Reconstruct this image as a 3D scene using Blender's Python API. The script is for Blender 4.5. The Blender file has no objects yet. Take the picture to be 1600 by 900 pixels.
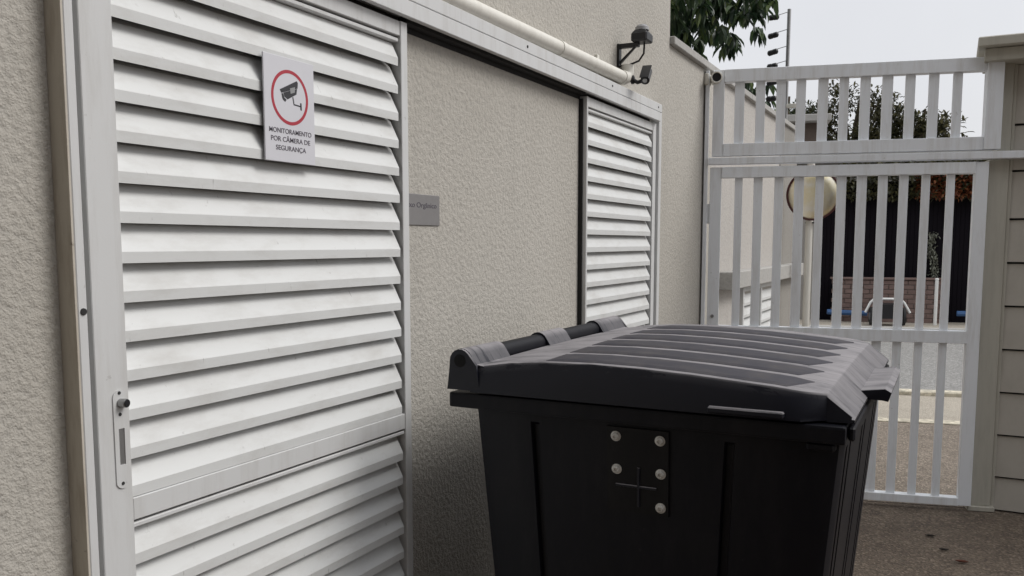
import bpy, bmesh, math, random
from mathutils import Vector, Matrix
R = math.radians
rng = random.Random(7)
scene = bpy.context.scene
C = scene.collection

# ------------------------------------------------------------------ helpers
class MB:
    """collects boxes, tubes, lofts and leaves; build() links them as ONE mesh"""
    def __init__(self): self.bm = bmesh.new()
    def box(self, x0, x1, y0, y1, z0, z1, bev=0.0015, M=None, seg=1):
        b = bmesh.new()
        bmesh.ops.create_cube(b, size=1)
        for v in b.verts:
            v.co = Vector(((x0+x1)/2+v.co.x*(x1-x0), (y0+y1)/2+v.co.y*(y1-y0), (z0+z1)/2+v.co.z*(z1-z0)))
        if bev: bmesh.ops.bevel(b, geom=b.edges[:], offset=bev, segments=seg, affect='EDGES', profile=0.6)
        self.merge(b, M); return self
    def merge(self, b, M=None):
        if M is not None: bmesh.ops.transform(b, matrix=M, verts=b.verts)
        me = bpy.data.meshes.new('tmp'); b.to_mesh(me); b.free()
        self.bm.from_mesh(me); bpy.data.meshes.remove(me)
    def prism(self, poly, d, bev=0.0):
        """poly: 3-D points, d: extrusion vector"""
        b = bmesh.new()
        vs = [b.verts.new(p) for p in poly]
        f = b.faces.new(vs)
        r = bmesh.ops.extrude_face_region(b, geom=[f])
        bmesh.ops.translate(b, vec=Vector(d), verts=[e for e in r['geom'] if isinstance(e, bmesh.types.BMVert)])
        bmesh.ops.recalc_face_normals(b, faces=b.faces[:])
        if bev: bmesh.ops.bevel(b, geom=b.edges[:], offset=bev, segments=1, affect='EDGES')
        self.merge(b); return self
    def loft(self, secs, close=True, cap=True):
        b = bmesh.new()
        rows = [[b.verts.new(p) for p in s] for s in secs]
        n = len(rows[0])
        for a, c in zip(rows, rows[1:]):
            for i in range(n if close else n-1):
                j = (i+1) % n
                try: b.faces.new((a[i], a[j], c[j], c[i]))
                except ValueError: pass
        if cap:
            for r in (rows[0], rows[-1]):
                try: b.faces.new(r)
                except ValueError: pass
        bmesh.ops.recalc_face_normals(b, faces=b.faces[:])
        self.merge(b); return self
    def tube(self, pts, r, seg=10, cap=True):
        pts = [Vector(p) for p in pts]
        rs = r if isinstance(r, (list, tuple)) else [r]*len(pts)
        secs = []; ref = None
        for i, p in enumerate(pts):
            t = (pts[min(i+1, len(pts)-1)] - pts[max(i-1, 0)]).normalized()
            if ref is None: ref = Vector((0,0,1)) if abs(t.z) < .9 else Vector((1,0,0))
            a = t.cross(ref).normalized(); c = a.cross(t).normalized(); ref = c
            secs.append([p + (a*math.cos(k*2*math.pi/seg) + c*math.sin(k*2*math.pi/seg))*rs[i] for k in range(seg)])
        return self.loft(secs, True, cap)
    def lathe(self, p, axis, prof, seg=20):
        """prof: (distance along axis, radius)"""
        ax = Vector(axis).normalized()
        return self.tube_profile(Vector(p), ax, prof, seg)
    def tube_profile(self, p, ax, prof, seg):
        ref = Vector((0,0,1)) if abs(ax.z) < .9 else Vector((1,0,0))
        a = ax.cross(ref).normalized(); c = a.cross(ax).normalized()
        return self.loft([[p+ax*d+(a*math.cos(k*2*math.pi/seg)+c*math.sin(k*2*math.pi/seg))*max(r, 1e-4) for k in range(seg)] for d, r in prof])
    def build(self, name, m, parent=None, smooth=False):
        me = bpy.data.meshes.new(name)
        if parent is not None: bmesh.ops.translate(self.bm, vec=-Vector(parent.get('org', (0,0,0))), verts=self.bm.verts)
        self.bm.to_mesh(me); self.bm.free()
        me.materials.append(m)
        o = bpy.data.objects.new(name, me); C.objects.link(o)
        if smooth:
            for p in me.polygons: p.use_smooth = True
            try: me.set_sharp_from_angle(angle=R(35))
            except Exception: pass
        if parent is not None:
            o.parent = parent
            if parent.parent is not None or parent.type == 'MESH': pass
        return o

def thing(name, label, cat, loc=(0,0,0), rz=0.0, group=None, org=True):
    o = bpy.data.objects.new(name, None); C.objects.link(o)
    o.empty_display_size = .1
    o.location = loc; o.rotation_euler = (0, 0, rz)
    o['label'] = label; o['category'] = cat
    if group: o['group'] = group
    if org and rz == 0.0: o['org'] = tuple(loc)
    return o
def sub(part, base):
    """make sub-part builders subtract the same origin as their thing"""
    part['org'] = tuple(base.get('org', (0,0,0))); return part
def tag(o, label, cat, group=None):
    o['label'] = label; o['category'] = cat
    if group: o['group'] = group
    return o
def structure(o): o['kind'] = 'structure'; return o

# ------------------------------------------------------------------ materials
def newmat(name):
    m = bpy.data.materials.new(name); m.use_nodes = True
    nt = m.node_tree; b = nt.nodes['Principled BSDF']
    return m, nt, b
def N(nt, t, **kw):
    n = nt.nodes.new(t)
    for k, v in kw.items():
        if k in n.inputs: n.inputs[k].default_value = v
        else: setattr(n, k, v)
    return n
def L(nt, a, b): nt.links.new(a, b)
def ramp(nt, src, stops):
    r = nt.nodes.new('ShaderNodeValToRGB')
    e = r.color_ramp.elements
    while len(e) < len(stops): e.new(0.5)
    for el, (p, c) in zip(e, stops):
        el.position = p; el.color = (*c, 1) if len(c) == 3 else c
    L(nt, src, r.inputs[0]); return r
def coords(nt, scale=(1,1,1)):
    tc = nt.nodes.new('ShaderNodeTexCoord'); mp = nt.nodes.new('ShaderNodeMapping')
    mp.inputs['Scale'].default_value = scale
    L(nt, tc.outputs['Object'], mp.inputs['Vector']); return mp.outputs[0]
def noise(nt, vec, scale, detail=4, rough=.55):
    n = N(nt, 'ShaderNodeTexNoise', Scale=scale, Detail=detail, Roughness=rough)
    L(nt, vec, n.inputs['Vector']); return n.outputs['Fac']
def mix(nt, fac, a, b):
    m = nt.nodes.new('ShaderNodeMix'); m.data_type = 'RGBA'
    for sock, v in ((m.inputs[0], fac), (m.inputs[6], a), (m.inputs[7], b)):
        if hasattr(v, 'links'): L(nt, v, sock)
        elif isinstance(v, (tuple, list)): sock.default_value = (*v, 1)
        else: sock.default_value = v
    return m.outputs[2]
def bump(nt, b, h, strength=.3, dist=.01):
    n = N(nt, 'ShaderNodeBump', Strength=strength, Distance=dist)
    L(nt, h, n.inputs['Height']); L(nt, n.outputs[0], b.inputs['Normal'])

def stucco(name, c1, c2, strength=.6, scale=55):
    m, nt, b = newmat(name)
    v = coords(nt)
    big = noise(nt, v, 1.1, 5, .6); mid = noise(nt, v, 9, 4, .6)
    fine = noise(nt, v, scale, 3, .55); grain = noise(nt, v, scale*3.2, 2, .5)
    col = mix(nt, ramp(nt, big, [(.3, (0,0,0)), (.72, (1,1,1))]).outputs[0], c1, c2)
    col = mix(nt, ramp(nt, fine, [(.33, (.55,.55,.55)), (.52, (0,0,0))]).outputs[0], col, tuple(x*.72 for x in c1))
    streak = noise(nt, coords(nt, (7, 7, .45)), 1.0, 5, .65)
    col = mix(nt, ramp(nt, streak, [(.55, (0,0,0)), (.8, (.28,.28,.28))]).outputs[0], col, tuple(x*.62 for x in c1))
    L(nt, col, b.inputs['Base Color']); b.inputs['Roughness'].default_value = .92
    ad = N(nt, 'ShaderNodeMath', operation='MULTIPLY_ADD'); L(nt, grain, ad.inputs[0]); ad.inputs[1].default_value = .4; L(nt, fine, ad.inputs[2])
    bump(nt, b, ad.outputs[0], strength, .012)
    return m
def paint(name, c, dirt=(.36,.34,.31), amt=.35, rough=.42, streaky=(14, 14, 1.6), metal=0.0, scuff=False):
    m, nt, b = newmat(name)
    v = coords(nt)
    a = noise(nt, coords(nt, streaky), 1.6, 6, .68); g = noise(nt, v, 34, 5, .7)
    f = ramp(nt, a, [(.47, (0,0,0)), (.78, (amt,)*3)]).outputs[0]
    col = mix(nt, f, c, dirt)
    spots = ramp(nt, g, [(.66, (0,0,0)), (.74, (amt,)*3)]).outputs[0]
    col = mix(nt, spots, col, tuple(x*.6 for x in dirt))
    L(nt, col, b.inputs['Base Color'])
    if scuff:
        sf = ramp(nt, noise(nt, coords(nt, (30, 95, 14)), 1.0, 3, .6), [(.70, (0,0,0)), (.76, (.5,)*3)])
        col = mix(nt, sf.outputs[0], col, (.20,.19,.18))
        L(nt, col, b.inputs['Base Color'])
    rr = ramp(nt, a, [(.3, (rough,)*3), (.8, (min(1, rough+.25),)*3)]); L(nt, rr.outputs[0], b.inputs['Roughness'])
    b.inputs['Metallic'].default_value = metal
    bump(nt, b, noise(nt, v, 260, 2), .05, .002)
    return m
def flat(name, c, rough=.6, metal=0.0, var=.12, scale=18):
    m, nt, b = newmat(name)
    f = noise(nt, coords(nt), scale, 4, .6)
    L(nt, mix(nt, f, tuple(x*(1-var) for x in c), tuple(min(1, x*(1+var)) for x in c)), b.inputs['Base Color'])
    b.inputs['Roughness'].default_value = rough; b.inputs['Metallic'].default_value = metal
    return m
def leafmat(name, stops, rough=.45, trans=.15):
    m, nt, b = newmat(name)
    g = nt.nodes.new('ShaderNodeNewGeometry')
    r = ramp(nt, g.outputs['Random Per Island'], stops)
    L(nt, r.outputs[0], b.inputs['Base Color'])
    b.inputs['Roughness'].default_value = rough
    tr = nt.nodes.new('ShaderNodeBsdfTranslucent'); L(nt, r.outputs[0], tr.inputs[0])
    ms = nt.nodes.new('ShaderNodeMixShader'); ms.inputs[0].default_value = trans
    L(nt, b.outputs[0], ms.inputs[1]); L(nt, tr.outputs[0], ms.inputs[2])
    L(nt, ms.outputs[0], nt.nodes['Material Output'].inputs[0])
    return m

M_stucco = stucco('stucco', (.50,.475,.43), (.44,.415,.37), .5, 72)
M_lowwall = stucco('pale_stucco', (.50,.475,.445), (.46,.435,.405), .4)
M_coping = stucco('coping_concrete', (.44,.43,.41), (.36,.35,.33), .3)
M_alu = paint('white_aluminium', (.63,.635,.635), (.40,.38,.35), .45, .40)
M_slat = paint('white_slat', (.68,.69,.685), (.42,.40,.37), .5, .38, (9, 3.2, 9), 0.0, True)
M_jamb = paint('stained_shaded_jamb', (.55,.51,.44), (.30,.25,.19), .75, .7, (20, 20, 3.5))  # brown stains plus the side face's shade, both put into the colour
M_gate = paint('white_gate_paint', (.83,.855,.89), (.46,.42,.37), .45, .42)
M_post = paint('beige_post_paint', (.46,.44,.38), (.30,.28,.24), .5, .6)
M_siding = paint('beige_cladding', (.47,.44,.39), (.34,.31,.27), .4, .7, (5, 5, 3))
M_black = flat('black_plastic', (.012,.012,.014), .45)
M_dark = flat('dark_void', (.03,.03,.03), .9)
M_rubber_and_shade = flat('black_rubber_and_shade', (.02,.02,.02), .8)  # wheel rubber, also the black of the shade strips at the doors
M_steel = flat('dull_steel', (.36,.36,.36), .42, .85)
M_boltm = flat('zinc_bolt', (.62,.61,.58), .5, .35, .3, 120)
M_pvc = paint('white_pvc', (.74,.72,.66), (.45,.42,.36), .4, .45)
M_sign = flat('sign_white', (.66,.66,.70), .35, 0, .04)
M_red = flat('sign_red', (.42,.03,.05), .45)
M_ink = flat('sign_ink', (.03,.03,.035), .5)
M_greyink = flat('grey_ink', (.10,.09,.11), .6)
M_plaque = flat('brushed_plaque', (.33,.32,.32), .4, .5, .08, 60)
M_bark = flat('bark', (.10,.075,.055), .9, 0, .4, 12)
M_mango = leafmat('mango_leaf', [(0, (.012,.026,.014)), (.45, (.030,.060,.028)), (.85, (.075,.12,.045)), (1, (.17,.22,.07))], .42, .25)
M_leaf = leafmat('tree_leaf', [(0, (.012,.020,.010)), (.5, (.030,.045,.018)), (1, (.075,.09,.035))], .55, .15)
M_leaf2 = leafmat('olive_leaf', [(0, (.02,.022,.010)), (.5, (.05,.05,.02)), (1, (.11,.10,.04))], .55, .2)
M_orange = leafmat('orange_blossom', [(0, (.10,.025,.010)), (.6, (.20,.055,.02)), (1, (.30,.12,.045))], .6, .25)
M_pink = leafmat('pale_blossom', [(0, (.45,.25,.25)), (1, (.7,.55,.5))], .6, .25)
M_facade = flat('near_black_paint', (.008,.0065,.009), .9, 0, .3, 30)
M_facade.node_tree.nodes['Principled BSDF'].inputs['Specular IOR Level'].default_value = .1
M_housewall = stucco('grey_render', (.30,.285,.26), (.25,.235,.215), .4)
M_brick = flat('mauve_brick', (.17,.115,.10), .85, 0, .35, 8)
M_blue = flat('blue_plastic', (.03,.09,.22), .5)
M_white = flat('white_enamel', (.72,.72,.70), .4)
M_rim = flat('rust_red_rim', (.07,.018,.018), .7)

def plastic_lid():
    m, nt, b = newmat('dusty_bin_plastic')
    v = coords(nt)
    g = nt.nodes.new('ShaderNodeNewGeometry'); s = nt.nodes.new('ShaderNodeSeparateXYZ'); L(nt, g.outputs['Normal'], s.inputs[0])
    upf = ramp(nt, s.outputs[2], [(.35, (0,0,0)), (.92, (1,1,1))])
    d = ramp(nt, noise(nt, coords(nt, (4, 9, 4)), 1.6, 7, .7), [(.30, (.38,)*3), (.50, (.78,)*3), (.72, (1,1,1))])
    mm = nt.nodes.new('ShaderNodeMath'); mm.operation = 'MULTIPLY'; L(nt, upf.outputs[0], mm.inputs[0]); L(nt, d.outputs[0], mm.inputs[1])
    sc = ramp(nt, noise(nt, coords(nt, (3, 40, 3)), 2.0, 5, .7), [(.56, (0,0,0)), (.66, (.45,)*3)])
    mx = nt.nodes.new('ShaderNodeMath'); mx.operation = 'SUBTRACT'; mx.use_clamp = True; L(nt, mm.outputs[0], mx.inputs[0]); L(nt, sc.outputs[0], mx.inputs[1])
    L(nt, mix(nt, mx.outputs[0], (.009,.010,.017), (.325,.31,.322)), b.inputs['Base Color'])
    L(nt, ramp(nt, mx.outputs[0], [(0, (.42,)*3), (1, (.85,)*3)]).outputs[0], b.inputs['Roughness'])
    bump(nt, b, noise(nt, v, 300, 2), .08, .002); b.inputs['Specular IOR Level'].default_value = .35
    return m
def plastic_body(name, c, rough, dust):
    m, nt, b = newmat(name)
    v = coords(nt)
    d = ramp(nt, noise(nt, coords(nt, (6, 6, 1.5)), 2, 6, .7), [(.45, (0,0,0)), (.85, (dust,)*3)])
    sp = ramp(nt, noise(nt, v, 45, 3, .6), [(.70, (0,0,0)), (.76, (dust*.9,)*3)])
    ad = nt.nodes.new('ShaderNodeMath'); ad.operation = 'ADD'; L(nt, d.outputs[0], ad.inputs[0]); L(nt, sp.outputs[0], ad.inputs[1])
    L(nt, mix(nt, ad.outputs[0], c, (.15,.135,.125)), b.inputs['Base Color'])
    L(nt, ramp(nt, d.outputs[0], [(0, (rough,)*3), (1, (rough+.3,)*3)]).outputs[0], b.inputs['Roughness'])
    bump(nt, b, noise(nt, v, 220, 2), .06, .002); b.inputs['Specular IOR Level'].default_value = .24
    return m
M_lid = plastic_lid()
M_dark_socket = flat('socket_black', (.004,.004,.004), .9)
M_body = plastic_body('bin_plastic', (.004,.0043,.0080), .5, .07)
M_rib = plastic_body('clean_bin_plastic', (.046,.044,.055), .62, .55)
M_plate = plastic_body('mount_plastic', (.0035,.0035,.005), .4, .06)

def ground_mat(name, c1, c2, c3, sc, strength, rough=.95):
    m, nt, b = newmat(name)
    v = coords(nt)
    big = noise(nt, v, .8, 5, .6); mid = noise(nt, v, 5, 5, .65); fine = noise(nt, v, sc, 4, .65)
    col = mix(nt, ramp(nt, big, [(.35, (0,0,0)), (.68, (1,1,1))]).outputs[0], c1, c2)
    col = mix(nt, ramp(nt, mid, [(.45, (0,0,0)), (.72, (.8,.8,.8))]).outputs[0], col, c3)
    vo = N(nt, 'ShaderNodeTexVoronoi', Scale=sc*1.4); L(nt, v, vo.inputs['Vector'])
    sp = ramp(nt, fine, [(.38, (.7,.7,.7)), (.55, (0,0,0))])
    col = mix(nt, sp.outputs[0], col, tuple(x*.45 for x in c1))
    peb = N(nt, 'ShaderNodeSeparateColor'); L(nt, vo.outputs['Color'], peb.inputs[0])
    col = mix(nt, ramp(nt, peb.outputs[0], [(.80, (0,0,0)), (.9, (.5,.5,.5))]).outputs[0], col, tuple(min(1, x*1.7) for x in c2))
    L(nt, col, b.inputs['Base Color']); b.inputs['Roughness'].default_value = rough
    ad = N(nt, 'ShaderNodeMath', operation='ADD'); L(nt, fine, ad.inputs[0]); L(nt, vo.outputs['Distance'], ad.inputs[1])
    bump(nt, b, ad.outputs[0], strength, .012)
    return m
M_ground = ground_mat('gritty_concrete', (.145,.112,.085), (.20,.158,.12), (.080,.060,.045), 60, .8)
M_drive = ground_mat('gravelly_concrete', (.215,.180,.145), (.29,.245,.20), (.15,.12,.095), 60, .7)
M_road = ground_mat('worn_asphalt', (.23,.225,.215), (.27,.262,.25), (.19,.185,.175), 40, .3)
M_walk = ground_mat('pale_pavement', (.37,.33,.27), (.42,.38,.32), (.29,.255,.21), 130, .2)
M_kerb = ground_mat('painted_kerb', (.62,.57,.45), (.55,.50,.40), (.34,.31,.26), 20, .3)

# ------------------------------------------------------------------ street frame: u along the gate line, n towards the street
CS, SN = math.cos(R(12.7)), math.sin(R(12.7))
A = Vector((.03, 5.30, 0))
SM = Matrix.Translation(A) @ Matrix.Rotation(R(12.7), 4, 'Z')
def SP(u, n, z=0): return SM @ Vector((u, n, z))

# ------------------------------------------------------------------ ground
b = MB(); s = 400
b.bm.faces.new([b.bm.verts.new(p) for p in ((-s,-s,0),(s,-s,0),(s,s,0),(-s,s,0))])
structure(b.build('ground', M_ground))
def strip(name, m, n0, n1, z, u0=-60, u1=60):
    b = MB(); b.bm.faces.new([b.bm.verts.new(SP(*p)) for p in ((u0,n0,z),(u1,n0,z),(u1,n1,z),(u0,n1,z))])
    return structure(b.build(name, m))
strip('driveway', M_drive, .06, 2.6, .004)
strip('pavement', M_walk, 2.75, 4.1, .004)
strip('road', M_road, 4.25, 10.6, .004)
strip('far_pavement', M_walk, 10.8, 12.0, .11)
b = MB(); b.box(-60, 60, 4.1, 4.25, -.05, .05, .012, SM); structure(b.build('near_kerb', M_kerb))
b = MB(); b.box(-60, 60, 10.6, 10.8, -.05, .115, .012, SM); structure(b.build('far_kerb', M_coping))
b = MB(); b.box(-60, 60, 2.6, 2.75, -.05, .016, .004, SM); structure(b.build('edging_strip', M_kerb))

# ------------------------------------------------------------------ utility building
bld = thing('utility_building', 'beige textured stucco utility building holding the two white louvered sliding doors', 'building', (-.1, 2.5, 0))
w = MB()
T0, T1 = -.20, 0.0
ZT = 4.6
w.box(T0, T1, -1.599, 1.03, 0, 2.12, 0)
w.box(T0, T1, 1.99, 3.35, 0, 2.12, 0)
w.box(T0, T1, 4.20, 4.56, 0, 2.12, 0)
w.box(T0, T1, -1.599, 4.56, 2.12, ZT, 0)
w.box(-4.5, T0, 4.36, 4.56, 0, ZT, 0)
w.build('wall', M_stucco, bld)
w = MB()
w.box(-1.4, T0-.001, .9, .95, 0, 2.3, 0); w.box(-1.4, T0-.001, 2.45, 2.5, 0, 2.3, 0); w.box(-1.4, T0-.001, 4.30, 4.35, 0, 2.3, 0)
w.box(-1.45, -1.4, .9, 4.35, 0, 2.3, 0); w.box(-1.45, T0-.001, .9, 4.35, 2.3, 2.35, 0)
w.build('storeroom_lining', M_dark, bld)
w = MB(); w.box(-4.5, 9.0, -1.9, -1.6, 0, 9.0, 0); w.build('unseen_shade_wall', flat('shade_wall_brown', (.055,.045,.038), .9), bld)  # unseen wall added behind the camera, tall and dark to cut light

# ------------------------------------------------------------------ door frame: casings and sliding track cover
fr = thing('door_frame', 'white aluminium track cover and casings framing both louvered doors', 'door frame', (0, 2.6, 0))
b = MB(); b.box(0, .044, .978, .996, 0, 2.272, .0015); b.build('casing', M_alu, fr)
b = MB(); b.box(0, .043, .9735, .9778, 0, 2.272, .0005); b.build('jamb_face', M_jamb, fr)
b = MB(); b.box(0, .030, 4.243, 4.262, 0, 2.18, .0015); b.box(0, .044, 4.264, 4.305, 0, 2.272, .0015); b.build('casing', M_alu, fr)
b = MB(); b.box(.0, .058, .978, 4.262, 2.232, 2.272, .002); b.build('track_cover', M_alu, fr)
b = MB(); b.box(.042, .060, .996, 4.235, 2.186, 2.2295, .002); b.box(.0, .04, .996, 4.24, 2.20, 2.231, .0); b.build('track_fascia', M_alu, fr)
for y in (1.45, 2.72, 3.55, 4.2):
    b = MB(); b.lathe((.057, y, 2.252), (1,0,0), [(0,.005),(.003,.0045),(.0032,.0)], 10); b.build('screw', M_dark, fr)
b = MB(); b.lathe((.043, .988, 1.461), (1,0,0), [(0,.0065),(.003,.006),(.0032,.0)], 12); b.build('screw', M_dark, fr)

b = MB(); b.box(.0006, .0016, .998, 4.238, 2.166, 2.1995, 0); b.box(.0016, .030, 2.024, 3.318, 2.182, 2.199, 0); b.build('gap_shade_strip', M_rubber_and_shade, fr)  # black strips stand in for the shade in the gap under the track
# ------------------------------------------------------------------ louvered sliding doors
def slats(b, y0, y1, z0, z1, pitch=.0735):
    z = z0
    while z + .03 < z1:
        zt = min(z+.092, z1-.002)
        xk, zk = .0055, z+.0725; xb = xk-.022*max(0, zt-zk)/.020
        tw = rng.uniform(-.0008, .0008); dx = rng.uniform(-.0007, .0007)
        if zt <= zk+.002: xk, zk = .031-.0245*(zt-.001-z-.021)/.0505, zt-.001; xb = xk-.001
        prof = [(.022, z+.0035), (.031, z), (.0315, z+.021), (xk, zk), (xb, zt), (xb-.0016, zt-.0005), (xk-.0016, zk-.0005), (.029, z+.0205), (.0288, z+.003), (.0225, z+.0055)]
        b.loft([[(x+dx, y, zz+(tw if y == y1 else -tw)) for x, zz in prof] for y in (y0, y1)])
        z += pitch
def sliding_door(label, y0, y1, wl, wr, lock):
    d = thing('louvered_door', label, 'sliding door', (.018, (y0+y1)/2, 0), group='white louvered sliding doors')
    zb, zt = .03, 2.178
    b = MB(); b.box(.002, .035, y0, y0+wl, zb, zt, .0015); st = b.build('stile', M_alu, d)
    b = MB(); b.box(.002, .035, y1-wr, y1, zb, zt, .0015); b.build('stile', M_alu, d)
    ya, yb = y0+wl+.0005, y1-wr-.0005
    b = MB(); b.box(.004, .0325, ya, yb, 2.138, zt-.001, .0015); b.box(.004, .028, ya, yb, 2.122, 2.1325, .002); b.build('top_rail', M_alu, d)
    b = MB(); b.box(.004, .0335, ya, yb, 1.0575, 1.101, .0015); b.box(.004, .031, ya, yb, 1.042, 1.052, .002); b.build('middle_rail', M_alu, d)
    b = MB(); b.box(.004, .0325, ya, yb, zb, .11, .0015); b.build('bottom_rail', M_alu, d)
    b = MB(); slats(b, ya, yb-.010, 1.160-.0735*1.0+.001+.0145, 2.122); b.build('louver_panel', M_slat, d)
    b = MB(); slats(b, ya, yb-.010, .112, 1.042, .0715); b.build('louver_panel', M_slat, d)
    if not lock:
        b = MB(); b.box(.0012, .018, y0-.0055, y0-.0005, zb, zt-.01, 0); b.build('gap_shade_strip', M_rubber_and_shade, d)  # black strip paints the shadow gap along the door edge
    if lock:
        sub(st, d)
        b = MB()
        pl = []
        for k in range(24):
            a = 2*math.pi*k/24
            yy = .0145*math.cos(a); zz = .0145*math.sin(a) + (.078 if math.sin(a) >= 0 else -.078)
            pl.append((.0352, 1.0585+yy, 1.219+zz))
        # plate with a real rectangular slot: four strips round the opening
        def ring(outer, inner, d0):
            bb = bmesh.new()
            vo = [bb.verts.new(p) for p in outer]; vi = [bb.verts.new(p) for p in inner]
            n = len(vo)
            for i in range(n): bb.faces.new((vo[i], vo[(i+1)%n], vi[(i+1)%n], vi[i]))
            r = bmesh.ops.extrude_face_region(bb, geom=bb.faces[:])
            bmesh.ops.translate(bb, vec=(d0,0,0), verts=[e for e in r['geom'] if isinstance(e, bmesh.types.BMVert)])
            bmesh.ops.recalc_face_normals(bb, faces=bb.faces[:])
            b.merge(bb)
        inner = []
        for p in pl:
            yy = p[1]-1.0585; zz = p[2]-1.219
            a = math.atan2(zz, yy*5)
            iy = .0062*max(-1, min(1, 1.5*math.cos(a))); iz = .034*max(-1, min(1, 1.5*math.sin(a)))
            inner.append((.0352, 1.0595+iy, 1.205+iz))
        ring(pl, inner, .0022)
        b.build('lock_plate', M_alu, st)
        b = MB(); b.box(.0353, .0358, 1.0533, 1.0657, 1.171, 1.239, 0); b.build('pull_recess', M_steel, st)
        b = MB(); b.lathe((.0375, 1.0595, 1.287), (1,.25,0), [(0,.0085),(.012,.0085),(.0135,.0078)], 16); b.build('lock_barrel', M_steel, st)
        b = MB(); b.lathe((.0513, 1.0628, 1.287), (1,.25,0), [(0,.0078),(.001,.0072),(.0011,0)], 16); b.build('keyhole', M_black, st)
        for z in (1.306, 1.266, 1.136):
            b = MB(); b.lathe((.0374, 1.0575, z), (1,0,0), [(0,.0035),(.0012,.003),(.0013,0)], 8); b.build('screw', M_dark, st)
    return d
sliding_door('wide near louvered white door carrying the camera warning sign and a lock plate', 1.012, 2.019, .068, .031, True)
sliding_door('far louvered white door beyond the bare stucco, behind the black bin lid', 3.322, 4.236, .014, .040, False)

# ------------------------------------------------------------------ text helper
def text_mesh(body, size, M, depth=.0004, width=None):
    cu = bpy.data.curves.new('t', 'FONT'); cu.body = body; cu.size = size; cu.extrude = depth; cu.align_x = 'CENTER'; cu.align_y = 'CENTER'; cu.offset = size*.008
    o = bpy.data.objects.new('t', cu); C.objects.link(o)
    me = bpy.data.meshes.new_from_object(o.evaluated_get(bpy.context.evaluated_depsgraph_get()))
    xs = [v.co.x for v in me.vertices]
    if width:
        k = width/(max(xs)-min(xs)); mid = (max(xs)+min(xs))/2
        for v in me.vertices: v.co.x = (v.co.x-mid)*k
    me.transform(M)
    b = MB(); b.bm.from_mesh(me)
    bpy.data.objects.remove(o); bpy.data.curves.remove(cu); bpy.data.meshes.remove(me)
    return b
# frame that maps sign-plane (x right, y up, z out) to world (+Y, +Z, +X)
WALL = Matrix(((0,0,1,0),(1,0,0,0),(0,1,0,0),(0,0,0,1)))

sg = thing('warning_sign', 'white rectangular sign with red ring and camera pictogram fixed on door slats', 'sign', (.0375, 1.535, 1.760))
SY0, SY1, SZ0, SZ1 = 1.452, 1.618, 1.762, 1.994
def sp(u, v, x=.0413): return Vector((x, SY0+(SY1-SY0)*u, SZ1-(SZ1-SZ0)*v))
b = MB(); b.box(.0365, .0408, SY0, SY1, SZ0, SZ1, .001); plate = sub(b.build('plate', M_sign, sg), sg)
b = MB()
cy, cz = SY0+(SY1-SY0)*.5, SZ1-(SZ1-SZ0)*.375
secs = []
for k in range(64):
    a = 2*math.pi*k/64
    secs.append([(x, cy+r*math.cos(a), cz+r*math.sin(a)) for x, r in ((.0405,.061),(.0411,.061),(.0411,.0535),(.0405,.0535))])
b.loft(secs+[secs[0]], cap=False); b.build('ring', M_red, sg)
b = MB()
def poly(pts): b.prism([sp(u, v, .0405) for u, v in pts], (.0006,0,0))
poly([(.30,.315),(.64,.20),(.665,.215),(.655,.27),(.33,.345)])                 # hood
poly([(.37,.338),(.645,.275),(.63,.33),(.45,.395),(.39,.375)])                 # housing
poly([(.33,.350),(.365,.345),(.39,.385),(.43,.40),(.40,.425),(.35,.40)])        # lens
poly([(.545,.365),(.565,.360),(.585,.425),(.565,.43)])                          # arm
poly([(.57,.425),(.71,.432),(.71,.445),(.57,.438)])
poly([(.70,.405),(.73,.405),(.735,.475),(.705,.475)])
b.build('camera_pictogram', M_ink, sg)
b = MB(); b.prism([sp(u, v, .0412) for u, v in ((.50,.285),(.60,.262),(.595,.315),(.51,.335))], (.0003,0,0)); b.build('pictogram_highlight', M_steel, sg)
for body, v, wd in (('MONITORAMENTO', .705, .84), ('POR CÂMERA DE', .785, .78), ('SEGURANÇA', .868, .60)):
    b = text_mesh(body, .0150, Matrix.Translation(sp(.5, v, .0410)) @ WALL, width=wd*(SY1-SY0)); b.build('lettering', M_greyink, sg)

pq = thing('name_plaque', 'small grey metal plaque on stucco, partly hidden by the near door edge', 'plaque', (0, 2.15, 1.63))
b = MB(); b.box(.0005, .004, 2.02, 2.229, 1.632, 1.722, .0012); b.build('plate', M_plaque, pq)
b = text_mesh('Lixo Orgânico', .021, Matrix.Translation((.0042, 2.128, 1.690)) @ WALL, width=.165); b.build('lettering', M_greyink, pq)

# ------------------------------------------------------------------ conduit
cp = thing('conduit_pipe', 'cream PVC conduit pipe running along the wall above the door track', 'pipe', (.03, 2.4, 2.29))
b = MB(); b.tube([(.034, .2, 2.275), (.034, 2.4, 2.303), (.034, 3.752, 2.323)], .027, 16); b.build('tube', M_pvc, cp, True)
b = MB(); b.tube([(.034, 3.03, 2.312), (.034, 3.07, 2.3125)], .0295, 16); b.build('coupling', M_pvc, cp, True)
b = MB(); b.tube([(.034, 3.725, 2.322), (.034, 3.765, 2.324), (.034, 3.79, 2.331), (.034, 3.80, 2.352), (.034, 3.80, 2.385)], .0305, 16); b.build('elbow', M_pvc, cp, True)
for y in (1.2, 2.0, 3.5):
    b = MB(); b.box(0, .012, y-.012, y+.012, 2.255+.0138*y/1.0*.9, 2.335+.0138*y*.9, .002); b.build('clip', M_pvc, cp)

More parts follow.
